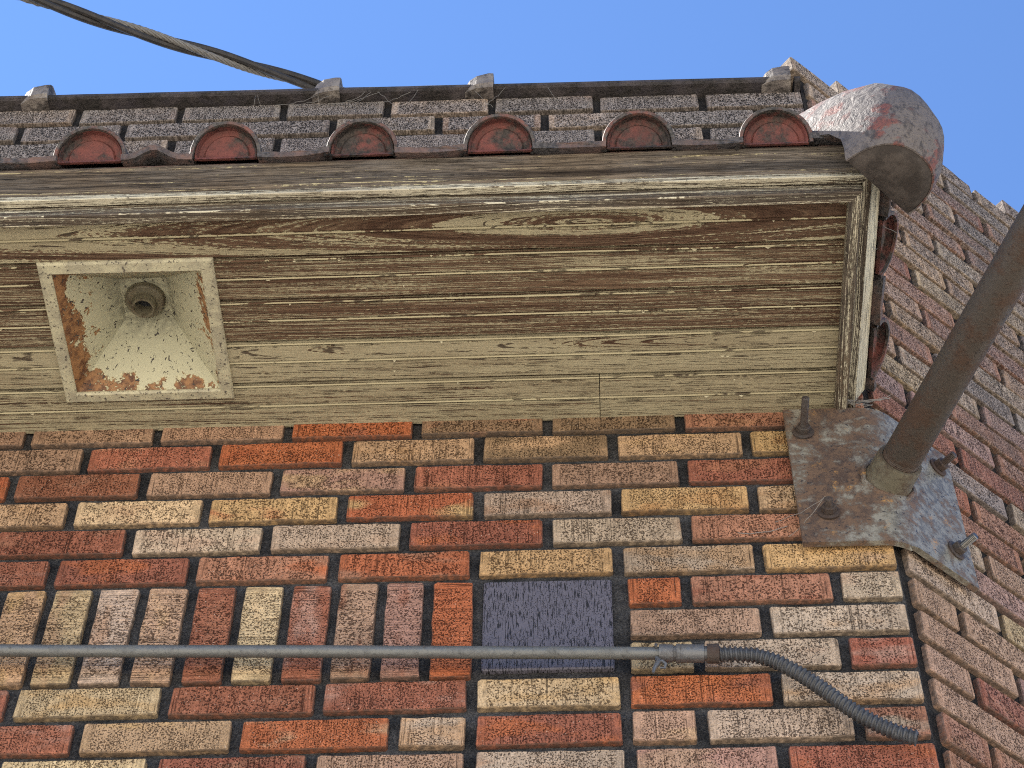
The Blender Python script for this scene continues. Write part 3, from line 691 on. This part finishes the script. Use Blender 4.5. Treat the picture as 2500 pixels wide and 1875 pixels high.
# ------------------------------------------------------------------ conduit along the wall
cd = thing('electrical_conduit', (-.9, 0, 3.65), 'thin grey metal conduit crossing the wall, ending in a drooping ribbed flexible tube', 'conduit')
MCD = grime_metal('conduit_zinc', (.115, .118, .115, 1), (.085, .086, .082, 1), (.05, .05, .048, 1), .5, .75, .45, .45, .1)
MCC = grime_metal('fitting_zinc', (.11, .112, .115, 1), (.065, .062, .06, 1), (.06, .055, .05, 1), .5, .7, .45, .5, .3)
MFX = grime_metal('flex_dark', (.060, .062, .066, 1), (.040, .039, .038, 1), (.03, .03, .03, 1), .5, .7, .45, .4, .3)
YC = -.032
zc = lambda x: 3.6668 - .0378 * (x + 1.296)
pts = [(-2.6 + i * .125, YC + .0006 * math.sin(i * 1.3), zc(-2.6 + i * .125) + .0008 * math.sin(i * .9)) for i in range(18)] + [(-.36, YC, zc(-.36))]
g = Geo(); g.tube(pts, .0091, 18, (False, True)); g.out('pipe', MCD, cd, True)
dx = Vector((1, 0, -.0378)).normalized(); c0 = Vector((-.366, YC, zc(-.366)))
lathe('coupling', [(.0, .0092), (.0, .0128), (.019, .0128), (.0195, .0112), (.0235, .0112), (.024, .0136), (.029, .0136), (.0295, .0129), (.062, .0129), (.0625, .0105), (.066, .0105)], c0, dx, MCC, cd, 26)
o = lathe('locknut', [(.066, .0105), (.066, .0138), (.068, .0146), (.081, .0146), (.083, .0135), (.083, .0090)], c0, dx, MBO, cd, 10)
# pipe clamp with twisted tail
g = Geo(); a0 = c0 - dx * .004
arc = [a0 + Vector((0, math.cos(a) * .0125, math.sin(a) * .0125)) for a in [R(-95 + 23 * i) for i in range(13)]]
g.tube(arc, .0021, 8); tl = [a0 + Vector(v) for v in ((0, -.004, -.012), (.003, -.006, -.020), (.001, -.006, -.026), (-.004, -.007, -.036), (-.006, -.007, -.044))]
g.tube(tl, [.0026, .0034, .0042, .0026, .0018], 8)
tl2 = [a0 + Vector(v) for v in ((.001, -.006, -.024), (.008, -.009, -.024), (.012, -.009, -.030), (.010, -.008, -.037), (.004, -.007, -.035))]
g.tube(tl2, [.002, .0024, .0024, .002, .0015], 8); g.out('wire_tie', MCC, cd, True)
# ribbed flexible tube: helical ribs
fl = [(-.2861, 3.6264), (-.2609, 3.6250), (-.2336, 3.6210), (-.2116, 3.6112), (-.1904, 3.5950), (-.1695, 3.5765), (-.1492, 3.5555), (-.1294, 3.5332), (-.1097, 3.5125), (-.0896, 3.4956), (-.0695, 3.4815), (-.0491, 3.4705), (-.0345, 3.4645)]
def spline(p, n):
    p = [Vector(q) for q in p]; out = []
    for i in range(len(p) - 1):
        a, b, c, d = p[max(i - 1, 0)], p[i], p[i + 1], p[min(i + 2, len(p) - 1)]
        for j in range(n):
            t = j / n; out.append(.5 * ((2 * b) + (c - a) * t + (2 * a - 5 * b + 4 * c - d) * t * t + (3 * b - a - 3 * c + d) * t ** 3))
    return out + [p[-1]]
path = spline([(x, YC - .002 * math.sin(i * .4), z + .001) for i, (x, z) in enumerate(fl)], 40)
path = path[6:]
g = Geo(); seg = 16; rings = []; u = Vector((0, -1, 0)); dist = 0; prev = path[0]
for i, p in enumerate(path):
    t = (path[min(i + 1, len(path) - 1)] - path[max(i - 1, 0)]).normalized(); u = (u - t * u.dot(t)).normalized(); w = t.cross(u)
    dist += (p - prev).length; prev = p; ring = []
    for q in range(seg):
        a = 2 * math.pi * q / seg; r_ = .0099 + .0015 * math.sin(2 * math.pi * dist / .0072 - a)
        ring.append(p + (u * math.cos(a) + w * math.sin(a)) * r_)
    rings.append(ring)
lastd = (path[-1] - path[-2]).normalized()
rings.append([path[-1] + (v - path[-1]) * .82 for v in rings[-1]]); rings.append([path[-1] - lastd * .03 + (v - path[-1]) * .98 for v in rings[-1]])
g.loft(rings, True, (True, True)); g.out('flexible_tube', MFX, cd, True)

# ------------------------------------------------------------------ overhead twisted cable
oc = thing('overhead_cable', (-.9, .1, 5.42), 'twisted black and bare aluminium power cable coming down behind the parapet', 'cable')
cp = spline([(-2.9, -.79, 5.50), (-2.25, -.49, 5.425), (-1.560, -.185, 5.411), (-1.177, -.030, 5.413), (-.93, .085, 5.447), (-.80, .15, 5.48)], 28)
k = K('cable_black'); n1 = k.noise(k.P, 60, 4, .7); MCB = k.done(k.mix(k.ramp(n1, .4, .65), (.006, .0055, .006, 1), (.018, .015, .013, 1)), .7, k.bump(n1, .001, .5))
k = K('cable_aluminium'); n1 = k.noise(k.P, 110, 3); MCA = k.done(k.mix(n1, (.15, .145, .135, 1), (.06, .056, .05, 1)), .6, None, metal=.2)
def strand(center_r, r, phase, pitch, m, name='strand', sub=0):
    g = Geo(); pts = []; dist = 0; prev = cp[0]; u = Vector((0, 0, 1))
    for i, p in enumerate(cp):
        t = (cp[min(i + 1, len(cp) - 1)] - cp[max(i - 1, 0)]).normalized(); u = (u - t * u.dot(t)).normalized(); w = t.cross(u)
        dist += (p - prev).length; prev = p; a = 2 * math.pi * dist / pitch + phase
        c = p + (u * math.cos(a) + w * math.sin(a)) * center_r
        if sub:
            b = 2 * math.pi * dist / .085 + sub[0]; c = c + (u * math.cos(b) + w * math.sin(b)) * sub[1]
        pts.append(c)
    g.tube(pts, r, 9); return g.out(name, m, oc, True)
strand(.0076, .0078, .9, .50, MCB); strand(.0076, .0078, .9 + 2.1, .50, MCB)
for q in range(6): strand(.0076, .0028, .9 + 4.2, .50, MCA, 'bare_wire', (q * math.pi / 3, .0048))
strand(.0076, .0034, .9 + 4.2, .50, MCA, 'bare_wire')

# ------------------------------------------------------------------ cobwebs and dry debris
k = K('cobweb_silk'); MWB = k.done((.17, .16, .145, 1), .9)
g = Geo()
def web(p, q, sag=.006, r=.00035):
    p, q = Vector(p), Vector(q); pts = [p.lerp(q, i / 8) + Vector((0, rnd.uniform(-.002, .002), -sag * math.sin(math.pi * i / 8) + rnd.uniform(-.001, .001))) for i in range(9)]
    g.tube(pts, r, 4, (False, False))
for i in range(9):
    x = rnd.uniform(-1.45, -.3); z = 5.272 + sh(x)
    web((x, -.022, z + .004), (x + rnd.uniform(-.06, .06), -.003, z - rnd.uniform(.005, .05)), .006, .0003)
for i in range(5):
    x = rnd.uniform(-1.32, -.85); web((x, -.002, 5.262 + sh(x)), (x + rnd.uniform(.05, .12), -.020, 5.274 + sh(x)), .01, .0004)
for i in range(2):
    web((-.098 + rnd.uniform(-.01, .005), -.045, 3.937 + rnd.uniform(-.006, .006)), (-.16 - rnd.uniform(0, .03), -.001, 3.925 + rnd.uniform(-.03, .02)), .006, .0004)
web((-.16, -.002, 3.925), (-.235, -.002, 3.915), .008, .0006)
for i in range(8):
    web((-.03 + rnd.uniform(-.02, .02), -.03, 4.195), (-.005 + rnd.uniform(-.02, .04), -.012, 4.21 + rnd.uniform(-.01, .02)), .004, .0005)
web((XR + .05, -.33, ZS + .055), (XE + .02, -.30, ZE + .01), .002); web((XR + .045, -.30, ZS + .02), (XE, -.26, ZE + .03), .004)
wb = g.out('cobweb', MWB); wb['kind'] = 'stuff'; wb['label'] = 'thin cobweb threads and dry wisps under the coping and round the bolts'

# curled paint flakes hanging from the soffit boards
g = Geo(); fr = random.Random(3)
for i in range(110):
    x = fr.uniform(-1.55, -.08); b = fr.randrange(5); y0, y1 = seams[b], seams[b + 1]
    if fr.random() > (.9, .9, .9, .45, .6)[b]: continue
    if X0 - .005 < x < X1 + .01 and Y0 - .01 < (y0 + y1) / 2 < Y1 + .03: continue
    y = fr.choice((y0 + .0072, (y0 + y1) / 2 + .001)) + fr.choice((0, 0, fr.uniform(-.03, .03))); y = min(max(y, y0 + .004), y1 - .004)
    l_, w_ = fr.uniform(.002, .009), fr.uniform(.0010, .0028); cu_ = fr.uniform(.0005, .0028); sg = fr.choice((-1, 1)); zz = ZS - .0016
    v = []
    for j in range(4):
        t = j / 3; v += [(x + l_ * (t - .5), y, zz), (x + l_ * (t - .5) * .8, y + sg * w_ * (1 - abs(t - .5)), zz - cu_ * math.sin(math.pi * t) - .0002)]
    g.add(v, [(2 * j, 2 * j + 2, 2 * j + 3, 2 * j + 1) for j in range(3)])
k = K('paint_flake_cream'); MFK = k.done((.33, .30, .20, 1), .7)
fk = g.out('paint_flakes', MFK, ev); fk['kind'] = 'stuff'
